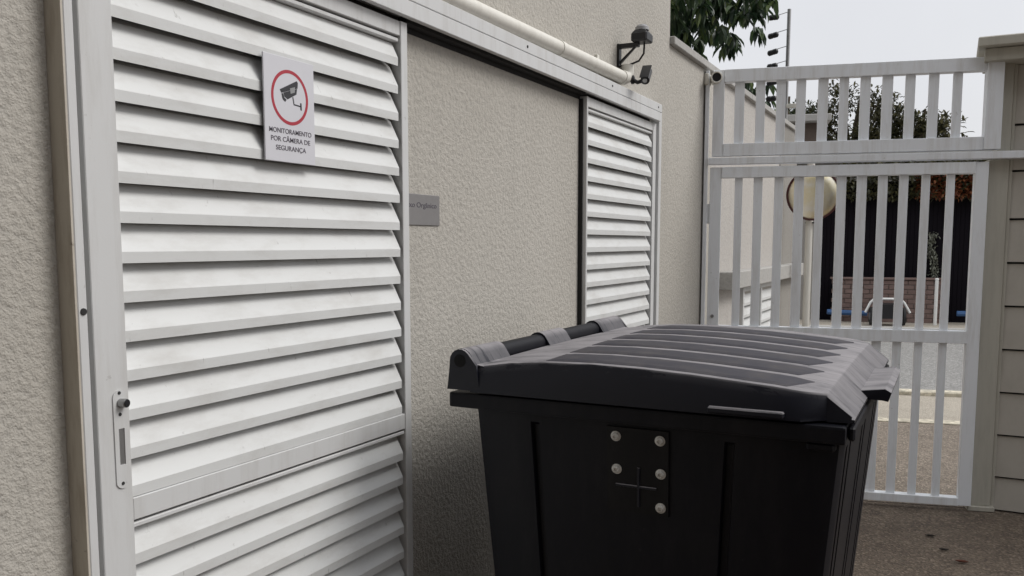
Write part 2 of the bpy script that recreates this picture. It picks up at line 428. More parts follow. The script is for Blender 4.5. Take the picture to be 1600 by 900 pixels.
sc = thing('security_camera', 'small black bullet security camera tilted down at the conduit end', 'security camera', (.04, 3.80, 2.30))
b = MB(); b.tube([(.062, 3.795, 2.318), (.085, 3.80, 2.305), (.108, 3.806, 2.312)], .009, 10); b.lathe((.058, 3.795, 2.318), (1,0,0), [(0,.02),(.01,.02),(.012,.016)], 14); b.build('mount', M_black, sc, True)
ax = Vector((.012, -.085, -.072)).normalized(); p0 = Vector((.112, 3.86, 2.365))
b = MB(); b.lathe(p0, ax, [(0,.016),(.004,.021),(.085,.021),(.087,.018),(.0875,.001)], 20); hb = sub(b.build('housing', M_black, sc, True), sc)
b = MB(); b.lathe(p0+ax*.0878, ax, [(0,.011),(.0015,.010),(.002,0)], 16); b.build('lens', M_steel, hb, True)
q = p0 + Vector((0,0,.0)); side = ax.cross(Vector((0,0,1))).normalized(); upv = side.cross(ax).normalized()
b = MB(); b.loft([[p0+ax*t+upv*.023+side*s*.021+upv*h for s, h in ((-1,0),(1,0),(1,.003),(-1,.003))] for t in (-.002, .10)]); b.build('sun_hood', M_black, hb)

wl = thing('bracket_light', 'black wall bracket with a photocell sensor head above the conduit elbow', 'sensor', (0, 3.77, 2.38))
b = MB(); b.box(0, .012, 3.755, 3.785, 2.375, 2.475, .001); b.box(.012, .10, 3.758, 3.782, 2.455, 2.474, .001)
b.loft([[(x, y, z) for x, z in ((.012,2.385),(.012,2.400),(.075,2.4545),(.085,2.4545))] for y in (3.764, 3.776)]); b.build('bracket', M_black, wl)
b = MB(); b.box(.07, .145, 3.74, 3.83, 2.475, 2.515, .006); b.loft([[(x,y,2.515) for x,y in ((.075,3.745),(.14,3.745),(.14,3.825),(.075,3.825))],[(x,y,2.527) for x,y in ((.085,3.755),(.13,3.755),(.13,3.815),(.085,3.815))]]); b.build('sensor_head', M_black, wl)
b = MB(); b.lathe((.107, 3.785, 2.528), (0,0,1), [(0,.032),(.014,.030),(.024,.02),(.028,.004)], 16); b.build('dome', flat('smoky_dome', (.30,.30,.31), .3), wl, True)
b = MB(); b.tube([(.118, 3.79, 2.474), (.112, 3.80, 2.43), (.09, 3.80, 2.40), (.045, 3.80, 2.386)], .0045, 8); b.build('cable', M_black, wl, True)

# ------------------------------------------------------------------ boundary wall beyond the building
bw = thing('boundary_wall', 'pale stucco boundary wall with concrete coping running past the gate to the street', 'wall', (-.09, 6.6, 0))
b = MB(); b.box(-.18, -.001, 4.561, 5.50, 0, 2.632, 0); b.build('near_wall_face', M_stucco, bw)
b = MB(); b.box(-.18, -.003, 5.501, 7.90, 0, 2.632, 0); b.build('wall_face', M_lowwall, bw)
b = MB(); b.box(-.18, .006, 7.901, 8.78, 0, 2.632, 0); b.build('end_pillar', M_housewall, bw)
b = MB(); y = 4.562
while y < 8.75:
    y2 = min(y+.995, 8.80); b.box(-.235, .028, y, y2-.004, 2.633, 2.676, .004); y = y2
b.build('coping', M_coping, bw)
b = MB(); b.box(-.002, .10, 5.74, 8.78, 1.268, 1.388, .006); b.build('ledge', M_coping, bw)
cb = thing('meter_cabinet', 'low white louvered cabinet under the ledge of the boundary wall', 'cabinet', (.03, 7.0, 0))
b = MB()
for y in (6.36, 7.02, 7.70): b.box(-.001, .045, y-.02, y+.02, .1, 1.262, .002)
b.box(-.001, .044, 6.38, 7.68, 1.225, 1.263, .002); b.box(-.001, .044, 6.38, 7.68, .08, .12, .002); b.build('frame', M_alu, cb)
for y0, y1 in ((6.382, 6.998), (7.042, 7.678)):
    b = MB(); slats(b, y0, y1, .125, 1.22, .09); b.build('louver_panel', M_slat, cb)

tc = thing('wall_camera', 'white cylindrical wall camera with dark round lens at top corner beside gate', 'security camera', (0, 5.30, 2.55))
b = MB(); b.box(0, .03, 5.27, 5.34, 2.535, 2.605, .006); b.build('base', M_pvc, tc)
ax = Vector((.28, -1, -.05)).normalized(); p0 = Vector((.052, 5.36, 2.574))
b = MB(); b.lathe(p0, ax, [(0,.030),(.004,.034),(.14,.034),(.142,.030),(.138,.026),(.128,.026)], 24); hb = sub(b.build('housing', M_pvc, tc, True), tc)
b = MB(); b.lathe(p0+ax*.130, ax, [(0,.0262),(.002,.0262),(.0022,0)], 24); b.build('lens', M_black, hb)

# ------------------------------------------------------------------ gate (local frame u, n, z)
def gate_frame(name, label, cat, loc=(0,0,0)):
    return thing(name, label, cat, A, R(12.7), None, False)
gp = gate_frame('gate_transom', 'fixed white barred panel above the gate leaf, under open sky', 'gate panel')
b = MB(); b.box(.022, .088, -.025, .025, 2.107, 2.620, .002); b.build('stile', M_gate, gp)
b = MB(); b.box(1.520, 1.604, -.045, .025, 2.107, 2.620, .002); b.build('stile', M_gate, gp)
b = MB(); b.box(.0885, 1.5195, -.031, .031, 2.545, 2.620, .002); b.build('top_rail', M_gate, gp)
b = MB(); b.box(.0885, 1.5195, -.031, .031, 2.107, 2.180, .002); b.build('bottom_rail', M_gate, gp)
ub = [(.149,.206),(.272,.326),(.390,.443),(.503,.557),(.626,.682),(.744,.795),(.859,.914),(.978,1.035),(1.102,1.154),(1.226,1.279),(1.353,1.401)]
for a, c in ub:
    b = MB(); b.box(a, c, -.010, .010, 2.1805, 2.5445, .0015); b.build('bar', M_gate, gp)

gl = gate_frame('gate_leaf', 'white metal pedestrian gate leaf with vertical bars and a middle rail', 'gate')
b = MB(); b.box(.014, .083, -.022, .022, .035, 2.040, .002); sl = b.build('stile', M_gate, gl)
b = MB(); b.box(1.486, 1.556, -.022, .022, .035, 2.040, .002); b.build('stile', M_gate, gl)
b = MB(); b.box(.0835, 1.4855, -.031, .031, 1.975, 2.040, .002); b.build('top_rail', M_gate, gl)
b = MB(); b.box(.0835, 1.4855, -.031, .031, 1.000, 1.072, .002); b.build('middle_rail', M_gate, gl)
b = MB(); b.box(.0835, 1.4855, -.031, .031, .035, .082, .002); b.build('bottom_rail', M_gate, gl)
lb = [(.162,.208),(.273,.325),(.394,.445),(.508,.563),(.629,.676),(.748,.801),(.860,.914),(.977,1.028),(1.092,1.140),(1.212,1.256),(1.344,1.387)]
for a, c in lb:
    b = MB(); b.box(a, c, -.010, .010, .0825, .9995, .0015); b.build('bar', M_gate, gl)
    b = MB(); b.box(a, c, -.010, .010, 1.0725, 1.9745, .0015); b.build('bar', M_gate, gl)
for hz in (.25, 1.7):
    b = MB(); b.box(.0, .0135, -.015, .015, hz, hz+.12, .002); b.build('hinge', M_gate, gl)
b = MB(); b.lathe((.045, -.022, 1.13), (0,-1,0), [(0,.011),(.006,.010),(.007,.004)], 12); b.build('keyhole', M_steel, gl)

gb = gate_frame('gate_beam', 'grey-white steel beam crossing between the gate leaf and the upper barred panel', 'beam')
b = MB(); b.box(.002, 3.2, -.040, .020, 2.056, 2.097, .002); b.build('beam', M_gate, gb)
po = gate_frame('gate_post', 'beige steel gate post with a base plate, right of the gate leaf', 'post')
b = MB(); b.box(1.568, 1.672, .025, .125, .03, 2.0545, .003); b.box(1.607, 1.672, .025, .125, 2.0985, 2.63, .003); b.build('post', M_post, po)
b = MB(); b.box(1.545, 1.690, .0, .15, .002, .030, .003); b.build('base_plate', M_post, po)
jp = gate_frame('gate_jamb', 'thin grey-white gate jamb fixed to the stucco wall at the hinges', 'post')
b = MB(); b.box(-.024, -.001, -.02, .03, .0, 2.62, .002); b.build('jamb', M_gate, jp)

# ------------------------------------------------------------------ clad wall on the right
cw = thing('clad_wall', 'beige wall of wide horizontal cladding boards right of the gate post', 'wall', (2.6, 5.75, 0))
b = MB(); b.box(1.66, 4.6, 5.74, 5.94, 0, 2.60, 0); b.build('core', M_dark, cw)
zs = [0.0, .200, .452, .705, .958, 1.211, 1.462, 1.712, 1.985, 2.245, 2.584]
b = MB()
for z0, z1 in zip(zs, zs[1:]):
    # each board tilts out a little towards its lower edge, lapping the one below
    b.loft([[(x, 5.739, z0+.011), (x, 5.712, z0+.011), (x, 5.725, z1-.001), (x, 5.739, z1-.001)] for x in (1.672, 4.6)])
b.build('boards', M_siding, cw)
b = MB(); b.box(1.500, 4.7, 5.55, 5.95, 2.585, 2.655, .004); b.box(1.465, 4.75, 5.50, 6.0, 2.657, 2.712, .006); b.build('cap', M_post, cw)
b = MB(); b.box(1.655, 1.6715, 5.702, 5.74, 0, 2.584, .002); b.build('corner_trim', M_post, cw)

# ------------------------------------------------------------------ wheeled bin
bn = thing('wheeled_bin', 'large black plastic wheeled waste bin with dusty ribbed lid beside the stucco wall', 'waste bin', (.75, 2.43, 0))
Y0, Y1 = 1.875, 2.985
def outline(z):
    """tapered body outline with grooves and ribs, counter-clockwise"""
    t = (1.16-z)/(1.16-.16)
    xl = .309+.085*t; xr = 1.205-.085*t; yn = Y0+.018+.045*t; yf = Y1-.018-.07*t
    dpt = .013 if .20 < z < 1.136 else .0
    p = []
    def X(f): return xl+(xr-xl)*f
    def Y(f): return yn+(yf-yn)*f
    p += [(xl, yn+.03), (xl+.009, yn+.009), (xl+.03, yn)]
    for f in (.195, .735):
        p += [(X(f)-.012, yn), (X(f)-.008, yn+dpt), (X(f)+.008, yn+dpt), (X(f)+.012, yn)]
    p += [(xr-.03, yn), (xr-.009, yn+.009), (xr, yn+.03)]
    for f in (.07, .15, .45, .53, .80, .88):
        p += [(xr, Y(f)-.012), (xr-dpt*1.3, Y(f)-.007), (xr-dpt*1.3, Y(f)+.02), (xr, Y(f)+.026)]
    p += [(xr, yf-.03), (xr-.009, yf-.009), (xr-.03, yf), (xl+.03, yf), (xl+.009, yf-.009), (xl, yf-.03)]
    return [(x, y, z) for x, y in p]
b = MB(); b.loft([outline(z) for z in (.16, .199, .206, .5, .8, 1.130, 1.138, 1.165)]); b.build('body', M_body, bn, True)
b = MB(); b.box(.250, 1.210, Y0-.004, Y1+.004, 1.160, 1.199, .006, None, 2)
b.box(1.13, 1.19, Y0+.004, Y0+.03, 1.140, 1.1615, .006)
b.box(1.212, 1.226, Y0+.02, Y1-.02, 1.166, 1.196, .004); b.build('rim', M_body, bn)
# lid: lofted sections along x
zx = [(.318,1.268),(.345,1.272),(.42,1.284),(.52,1.2925),(.64,1.2955),(.76,1.2935),(.88,1.288),(.98,1.281),(1.06,1.275),(1.12,1.2685),(1.165,1.262)]
def crown(y): 
    t = (y-(Y0+Y1)/2)/((Y1-Y0)/2); return .006*(1-t*t)
secs = []
for x, z in zx:
    ch = max(0, x-1.115)/.05*.034
    ya, yb = Y0-.004+ch, Y1+.004-ch
    row = [(x, ya-.010+ch*.2, 1.2045), (x, ya-.009+ch*.2, 1.212), (x, ya+.002, z-.006), (x, ya+.006, z-.001), (x, ya+.012, z+.0005)]
    for k in range(1, 8):
        y = ya+.012+(yb-ya-.024)*k/8; row.append((x, y, z+crown(y)))
    row += [(x, yb-.012, z+.0005), (x, yb-.006, z-.001), (x, yb-.002, z-.006), (x, yb+.009-ch*.2, 1.212), (x, yb+.010-ch*.2, 1.2045)]
    secs.append(row)
ya, yb = Y0+.028, Y1-.028
def nose(x, z):
    row = [(x, ya-.006, 1.2045), (x, ya-.005, min(1.212, z)), (x, ya, z-.001), (x, ya+.003, z), (x, ya+.01, z)]
    for k in range(1, 8): row.append((x, ya+.01+(yb-ya-.02)*k/8, z))
    return row + [(x, yb-.01, z), (x, yb-.003, z), (x, yb, z-.001), (x, yb+.005, min(1.212, z)), (x, yb+.006, 1.2045)]
secs.append([(x+.004, y, z-.003) for x, y, z in secs[-1]])
secs.append(nose(1.218, 1.2175)); secs.append(nose(1.224, 1.2115))
b = MB(); b.loft(secs, True, True)
# near and far end plates of the hinge hump
for y0, y1 in ((Y0-.012, Y0-.003), (Y1+.003, Y1+.012)):
    pts = [(.250,1.208),(.256,1.255)] + [(.288+.030*math.cos(R(a)), 1.282+.030*math.sin(R(a))) for a in range(180, 20, -20)] + [(.335,1.272),(.345,1.208)]
    b.prism([(x, y0, z) for x, z in pts], (0, y1-y0, 0))
lid = sub(b.build('lid', M_lid, bn, True), bn)
# hinge: lid knuckles as rounded saddles, dark axle tube between them
def saddle(y0, y1):
    prof = [(.252,1.235)] + [(.288+.031*math.cos(R(a)), 1.282+.031*math.sin(R(a))) for a in range(180, 10, -17)] + [(.330,1.274),(.352,1.271),(.352,1.262),(.31,1.25)]
    b = MB(); b.loft([[(x, y, z) for x, z in prof] for y in (y0, y0+.004, y1-.004, y1)]); return b
for y0, y1 in ((Y0-.002, 2.062), (2.325, 2.485), (2.765, Y1+.002)):
    saddle(y0, y1).build('hinge_knuckle', M_lid, lid, True)
b = MB(); b.tube([(.288, Y0+.01, 1.280), (.288, Y1-.01, 1.280)], .0270, 18); b.build('hinge_axle', M_body, bn, True)
for y in (2.20, 2.62):
    b = MB(); b.box(.255, .318, y-.12, y+.12, 1.20, 1.262, .004); b.build('hinge_bracket', M_body, bn)
for yy, dd in ((Y0-.0125, -1), (Y1+.0125, 1)):
    b = MB(); b.lathe((.288, yy, 1.283), (0,dd,0), [(-.0005,.0165),(.0008,.0165),(.001,.0)], 20); b.build('hinge_socket', M_dark_socket, lid)
# raised ribs with pointed front ends
def ztop(x):
    for (xa, za), (xb, zb) in zip(zx, zx[1:]):
        if xa <= x <= xb: return za+(zb-za)*(x-xa)/(xb-xa)
    return zx[-1][1]
for k, yc in enumerate((1.955, 2.115, 2.28, 2.45, 2.625, 2.81)):
    hw = .061; xs = [.515-.012*k*.4, .545, .64, .76, .88, .98, 1.05, 1.085]
    secs = []
    for i, x in enumerate(xs):
        h = .001 if i == 0 else .0045
        y0, y1 = yc-hw, yc+hw; z = ztop(x)
        secs.append([(x, y, z+crown(y)+hh) for y, hh in ((y0-.004,-.003),(y0,.0012),(y0+.005,h*.45),(y0+.010,h*.85),(y0+.017,h),(y1-.017,h),(y1-.010,h*.85),(y1-.005,h*.45),(y1,.0012),(y1+.004,-.003))])
    xt = 1.128; zt = ztop(xt)
    secs.append([(xt, yc+hw-.020+.0018*j, zt+crown(yc)+hh) for j, hh in enumerate((-.003,.0008,.001,.001,.001,.001,.001,.001,.0008,-.003))])
    b = MB(); b.loft(secs); b.build('lid_rib', M_rib, lid, True)
# front handle and near grip lip
b = MB(); b.loft([[(x, y, z) for x, z in ((1.205,1.226),(1.262,1.234),(1.276,1.226),(1.270,1.204),(1.258,1.206),(1.205,1.208))] for y in (2.20, 2.24, 2.58, 2.62)]); b.build('handle', M_lid, lid)
b = MB(); b.box(.925, 1.088, Y0-.029, Y0-.010, 1.2095, 1.2235, .003); b.build('grip', M_lid, lid)
# lifting bracket with bolts
yn = Y0+.018
def NF(z): return Y0+.018+.045*(1.16-z)
b = MB(); b.loft([[(x, NF(z)-d, z) for x, d in ((.675,-.004),(.678,.006),(.828,.006),(.831,-.004))] for z in (.945, 1.148)]); mp = sub(b.build('mount_plate', M_plate, bn), bn)
for x, z in ((.700,1.126),(.808,1.125),(.702,1.046),(.810,1.046),(.810,.964)):
    b = MB(); p = (x, NF(z)-.006, z); b.lathe(p, (0,-1,-.09), [(0,.0125),(.0015,.0125),(.002,.0095),(.006,.009),(.0085,.0065),(.0086,.0045),(.0055,.004),(.0055,.0)], 16); b.build('bolt', M_boltm, mp, True)
b = MB(); b.loft([[(x, NF(z)-d, z) for x, d in ((.752,.005),(.754,.010),(.759,.010),(.761,.005))] for z in (.96, 1.055)])
b.loft([[(x, NF(1.0)-d, z) for z, d in ((1.004,.004),(1.006,.010),(1.010,.010),(1.012,.004))] for x in (.700, .800)]); b.build('moulded_cross', M_lid, mp)
for x in (.53, 1.02):
    for y in (2.05, 2.80):
        b = MB(); b.box(x-.04, x+.04, y-.05, y+.05, .148, .162, .003); b.box(x-.028, x-.022, y-.03, y+.03, .08, .15, .001); b.box(x+.022, x+.028, y-.03, y+.03, .08, .15, .001); cf = sub(b.build('caster_fork', M_steel, bn), bn)
        b = MB(); b.lathe((x-.02, y, .08), (1,0,0), [(0,.07),(.004,.08),(.036,.08),(.04,.07)], 24); b.build('caster_wheel', M_rubber_and_shade, cf, True)

# ------------------------------------------------------------------ ground litter
for i, (x, y, s, lab) in enumerate(((1.351, 5.03, .026, 'small dark dead leaf on the concrete nearest the gate'), (1.42, 4.83, .023, 'tiny dark dead leaf between two other leaves on the concrete'), (1.50, 4.68, .03, 'reddish curled dead leaf on the concrete farthest from the gate'))):
    b = MB(); a = rng.uniform(0, 6)
    M = Matrix.Translation((x, y, .004)) @ Matrix.Rotation(a, 4, 'Z')
    secs = [[M @ Vector((t*s, w_*s*.5, .004+.3*s*t*t+.25*s*abs(w_)*k)) for w_, k in ((-1,1),(0,0),(1,1),(0,-.15))] for t, k2 in ((-1,0),(-.4,1),(.3,1),(1,0)) for w_s in (1,)]
    secs = []
    for t, ww in ((-1,.06),(-.4,.8),(.3,.75),(1,.05)):
        secs.append([M @ Vector((t*s, w_*ww*s*.5, .002+.24*s*t*t+(.35*s*ww if w_ else 0)-(.002 if d else 0))) for w_, d in ((-1,0),(0,0),(1,0),(1,1),(0,1),(-1,1))])
    b.loft(secs)
    o = b.build('dead_leaf', flat('dead_leaf_%d' % i, ((.014,.009,.006),(.014,.009,.006),(.10,.028,.014))[i], .8)); tag(o, lab, 'leaf', 'dead leaves on the concrete')

# ------------------------------------------------------------------ electric fence post
ep = thing('electric_fence_post', 'slim grey electric fence post with black insulators on the wall coping', 'fence post', (-.05, 8.40, 2.676))
b = MB(); b.tube([(-.05, 8.40, 2.676), (-.045, 8.40, 3.72)], .017, 10); b.build('pole', M_steel, ep, True)
for z in (3.655, 3.505, 3.36, 3.222, 3.075, 2.93):
    zz = z+rng.uniform(-.008, .008)
    b = MB(); b.tube([(-.05, 8.40, zz+.035), (-.22, 8.40, zz)], .0035, 6); ins = sub(b.build('arm', M_steel, ep), ep)
    b = MB(); b.lathe((-.135, 8.40, zz+.0), (-1, 0, -.12+rng.uniform(-.15,.15)), [(0,.012),(.012,.026),(.045,.026),(.05,.022),(.055,.026),(.085,.026),(.097,.012)], 12); b.build('insulator', M_black, ins, True)
b = MB(); b.box(-.06, .10, 8.385, 8.415, 2.83, 2.865, .003); b.build('clamp', M_pvc, ep)

# ------------------------------------------------------------------ convex mirror on its pole
cm = thing('convex_mirror', 'round convex traffic mirror with dark red rim on a cream pole past the gate', 'mirror', (.24, 8.07, 0))
b = MB(); b.tube([(.24, 8.07, 0), (.24, 8.07, 2.28)], .032, 14); b.build('pole', M_pvc, cm, True)
b = MB(); b.tube([(.305, 8.09, 0), (.305, 8.09, 1.78)], .015, 10); b.build('conduit', M_pvc, cm, True)
b = MB(); b.box(.21, .325, 8.05, 8.11, 1.755, 1.768, .002); b.build('clamp', M_black, cm)
ax = Vector((.12, -1, -.05)).normalized(); p0 = Vector((.275, 8.0, 2.005))
mirror, nt, bs = newmat('mirror_dome'); bs.inputs['Metallic'].default_value = 1; bs.inputs['Roughness'].default_value = .38
L(nt, mix(nt, ramp(nt, noise(nt, coords(nt), 7, 4, .6), [(.35,(0,0,0)),(.65,(1,1,1))]).outputs[0], (.88,.84,.74), (.80,.70,.42)), bs.inputs['Base Color'])  # cream and yellow patches paint a reflection into the mirror's colour
b = MB(); b.lathe(p0, ax, [(0,.213),(.018,.19),(.032,.14),(.041,.08),(.044,.001)], 40); b.build('mirror_dome', mirror, cm, True)
b = MB(); secs = []
sd = ax.cross(Vector((0,0,1))).normalized(); uu = sd.cross(ax)
for k in range(48):
    a = 2*math.pi*k/48; d = sd*math.cos(a)+uu*math.sin(a)
    secs.append([p0+d*r+ax*t for r, t in ((.211,-.008),(.223,-.008),(.227,.008),(.220,.012),(.211,.006))])
b.loft(secs+[secs[0]], cap=False); b.build('rim', M_rim, cm, True)
b = MB(); b.lathe(p0-ax*.03, ax, [(0,.07),(.02,.18),(.024,.21)], 32); b.build('back_shell', M_rim, cm, True)

# ------------------------------------------------------------------ house across the street
hs = thing('house', 'grey rendered house across the street with a near-black slatted garage front', 'house', SP(3.5, 13, 0), 0, None, False)
hs['org'] = tuple(SP(3.5, 13, 0))
b = MB(); b.box(-3.5, 1.72, 12.0, 12.3, 0, 2.75, 0, SM); b.box(6.4, 12, 12.0, 12.3, 0, 2.75, 0, SM); b.box(-3.5, 12, 13.2, 19, 0, 3.3, 0, SM); b.build('wall', M_housewall, hs)
b = MB(); b.box(1.72, 6.4, 12.0, 12.3, 2.44, 2.72, 0, SM); b.build('lintel', M_facade, hs)
b = MB(); b.box(-3.4, 1.85, 13.3, 18.5, 3.441, 4.02, 0, SM); b.build('upper_wall', flat('brown_render', (.11,.085,.07), .9, 0, .25), hs)
b = MB(); b.box(-3.6, 2.0, 13.0, 18.8, 4.021, 4.16, .01, SM); b.build('eave', M_coping, hs)
b = MB(); b.box(-3.8, 12.3, 12.9, 19.3, 3.32, 3.44, .01, SM); b.build('roof', M_coping, hs)
b = MB(); b.box(1.72, 6.4, 12.16, 12.22, .05, 2.438, 0, SM); gd = sub(b.build('garage_gate', M_facade, hs), hs)
b = MB()
u = 1.74
while u < 6.38: b.box(u, u+.075, 12.125, 12.159, .06, 2.43, .004, SM); u += .078
b.build('gate_slats', M_facade, gd)
# low brick planter in front
bp = thing('brick_planter', 'low mauve brick planter wall in front of the black garage gate', 'planter', SP(3.0, 11.8, .11), 0, None, False); bp['org'] = tuple(SP(3.0, 11.8, .11))
b = MB(); z = .11; r_ = 0
while z < .84:
    u = 2.0+(r_ % 2)*.11
    while u < 3.98:
        b.box(u, min(u+.208, 3.98), 11.72+rng.uniform(-.004,.004), 11.9, z, z+.078, .006, SM); u += .22
    z += .088; r_ += 1
b.build('brickwork', M_brick, bp)
b = MB(); b.box(2.03, 3.96, 11.735, 11.88, .11, z-.01, 0, SM); b.build('mortar', flat('dark_mortar', (.12,.10,.09), .9), bp)
b = MB(); b.box(1.97, 4.01, 11.69, 11.93, z, z+.04, .008, SM); b.build('capping', M_brick, bp)
bh = MB(); bh.tube([SP(1.9,11.55,.30), SP(2.6,11.56,.28)], .05, 10); tag(bh.build('blue_pipe', M_blue, None, True), 'short blue pipe lying by the left end of the brick planter', 'pipe', 'blue pipes by the planter')
bh = MB(); bh.tube([SP(4.12,11.55,.31), SP(5.0,11.52,.32)], .05, 10); tag(bh.build('blue_pipe', M_blue, None, True), 'blue pipe right of the brick planter, before the black garage gate', 'pipe', 'blue pipes by the planter')
# handcart
hc = thing('handcart', 'small dark handcart with a white tube frame parked before the brick planter', 'cart', SP(2.88, 11.1, .115), 0, None, False); hc['org'] = tuple(SP(2.88, 11.1, .115))
b = MB(); b.tube([SP(2.50,11.05,.34), SP(2.58,11.05,.52), SP(2.64,11.05,.585), SP(3.08,11.05,.585), SP(3.14,11.05,.52), SP(3.24,11.05,.34)], .024, 10); b.build('tube_frame', M_white, hc, True)
b = MB(); b.loft([[SP(u,n,z) for u,n in ((2.70-d,10.92-d),(3.05+d,10.92-d),(3.05+d,11.3+d),(2.70-d,11.3+d))] for z, d in ((.24,0),(.5,.04))]); b.build('tray', M_black, hc)
for u in (2.60, 3.14):
    b = MB(); b.lathe(SP(u-.025,11.06,.275), SP(1,0,0)-SP(0,0,0), [(0,.13),(.006,.16),(.044,.16),(.05,.13)], 20); wh = sub(b.build('wheel', M_rubber_and_shade, hc, True), hc)
    b = MB(); b.lathe(SP(u-.03,11.06,.275), SP(1,0,0)-SP(0,0,0), [(0,.02),(.001,.07),(.059,.07),(.06,.02)], 14); b.build('hub', M_steel, wh, True)
wp = MB(); wp.tube([SP(3.71,11.3,.11), SP(3.71,11.3,.93)], .03, 10); wp.lathe(SP(3.71,11.3,.93), (0,0,1), [(0,.034),(.02,.03),(.03,.01)], 10); tag(wp.build('bollard', M_white, None, True), 'short white bollard at the right end of the brick planter', 'bollard')

# ------------------------------------------------------------------ vegetation
def leaf(bm, p, d, up, ln, wd, fold=.25):
    d = d.normalized(); s = d.cross(up)
    if s.length < 1e-3: s = Vector((1,0,0))
    s.normalize(); n = s.cross(d)
    m1 = p+d*ln*.35; m2 = p+d*ln*.7-n*ln*.05; tip = p+d*ln-n*ln*.14
    a = bm.verts.new(p); t = bm.verts.new(tip)
    c1 = bm.verts.new(m1); c2 = bm.verts.new(m2)
    l1 = bm.verts.new(m1+s*wd*.5+n*wd*fold); l2 = bm.verts.new(m2+s*wd*.42+n*wd*fold)
    r1 = bm.verts.new(m1-s*wd*.5+n*wd*fold); r2 = bm.verts.new(m2-s*wd*.42+n*wd*fold)
    for f in ((a,c1,l1),(c1,c2,l2,l1),(c2,t,l2),(a,r1,c1),(c1,r1,r2,c2),(c2,r2,t)): bm.faces.new(f)
def rv(s=1): return Vector((rng.uniform(-s,s), rng.uniform(-s,s), rng.uniform(-s,s)))

mt = thing('mango_tree', 'dark green tree with long drooping leaves overhanging the boundary wall', 'tree', (-1.9, 7.2, 0))
b = MB(); b.tube([(-1.9,7.2,0),(-1.88,7.15,1.2),(-1.8,7.1,2.4),(-1.7,7.0,3.4),(-1.55,6.9,4.6)], [.19,.16,.14,.11,.06], 12)
tips = []
for e in ((-.25,6.9,3.75),(-.15,6.6,4.3),(-.7,6.3,3.7),(-2.6,6.4,4.2),(-2.7,7.9,4.3),(-1.0,8.0,4.0),(-.35,7.6,3.75),(-1.2,6.2,5.0),(-.5,7.2,5.1)):
    s0 = Vector((-1.75, 7.05, 2.9+rng.uniform(0,.9))); e = Vector(e); mid = s0.lerp(e,.5)+Vector((0,0,.18))
    b.tube([s0, mid, e], [.055,.035,.012], 8)
b.build('trunk', M_bark, mt, True)
b = MB()
def whorl(c, n=13, ln=.155, spread=.8, droop=-1.0):
    for k in range(n):
        a = rng.uniform(0, 2*math.pi)
        d = Vector((math.cos(a)*spread*rng.uniform(.2,1), math.sin(a)*spread*rng.uniform(.2,1), droop*rng.uniform(.25,1.1)))
        leaf(b.bm, c+rv(.03), d, Vector((0,0,1)), ln*rng.uniform(.7,1.15), rng.uniform(.038,.056))
for i in range(560):
    x = rng.uniform(-2.9, -.14); y = rng.uniform(6.0, 8.2)
    zlo = 3.30 if x < -.3 else 3.38+.25*(x+.3)/.16
    if x < -1.2: zlo = 3.15
    z = zlo+abs(rng.gauss(0, .75))
    if z > 5.4: continue
    whorl(Vector((x, y, z)))
for c in ((-.10,6.95,3.56),(-.08,7.1,3.66),(-.06,6.8,3.74),(-.14,7.0,3.50),(-.22,6.9,3.38),(-.18,7.3,3.52)): whorl(Vector(c), 7)
for c, k in (((-.02,7.0,3.47),6),((-.09,7.05,3.42),8),((.02,7.0,3.52),6),((.05,7.02,3.46),3),((-.14,6.95,3.36),8),((-.05,7.1,3.38),4)): whorl(Vector(c), k, .17, 1.0, -.8)
for i in range(70):   # low skirt beyond, seen through the upper bars
    whorl(Vector((rng.uniform(-1.6,-.24), rng.uniform(8.0,9.6), rng.uniform(2.45,3.15))), 9)
b.build('crown', M_mango, mt)

def crown_tree(label, u, n, zc, rx, rz, dens, m, hole=.35, lf=.13, group='trees beyond the street'):
    base = SP(u, n, 0)
    t = thing('street_tree', label, 'tree', base, 0, group)
    b = MB(); b.tube([base, base+Vector((.05,.0,zc*.5)), base+Vector((0,.1,zc)), base+Vector((.1,0,zc+rz*.6))], [.16,.13,.08,.03], 10)
    lobes = []
    for k in range(16):
        d = rv(1).normalized(); c = base+Vector((d.x*rx*rng.uniform(.35,.85), d.y*rx*rng.uniform(.35,.85), zc+d.z*rz*rng.uniform(.3,.8)))
        lobes.append((c, rng.uniform(.28,.5)*min(rx, rz)))
        b.tube([base+Vector((0,.05,zc*.75)), base.lerp(c,.55)+Vector((0,0,zc*.38)), c], [.05,.03,.012], 6)
    b.build('trunk', M_bark, t, True)
    b = MB()
    for c, r in lobes:
        for k in range(int(dens)):
            d = rv(1).normalized(); p = c+d*r*rng.uniform(.25,1.05)
            if rng.random() < hole*.3: continue
            leaf(b.bm, p, (d*.6+rv(.8)), Vector((0,0,1)), lf*rng.uniform(.7,1.3), lf*.42)
    b.build('crown', m, t)
crown_tree('dense dark tree rising behind the garage left part, near the convex mirror', 1.5, 20.5, 4.75, 1.7, 1.6, 420, M_leaf)
crown_tree('broad dark tree behind the middle of the black garage gate', 3.3, 20.0, 4.6, 1.6, 1.45, 420, M_leaf2)
crown_tree('loose olive tree with open crown at the right behind the garage', 5.0, 20.2, 4.5, 1.3, 1.15, 190, M_leaf2, .8, .16)
crown_tree('tall dark tree behind the house, leftmost beyond the boundary wall', -.4, 21.5, 4.7, 1.6, 1.5, 300, M_leaf)

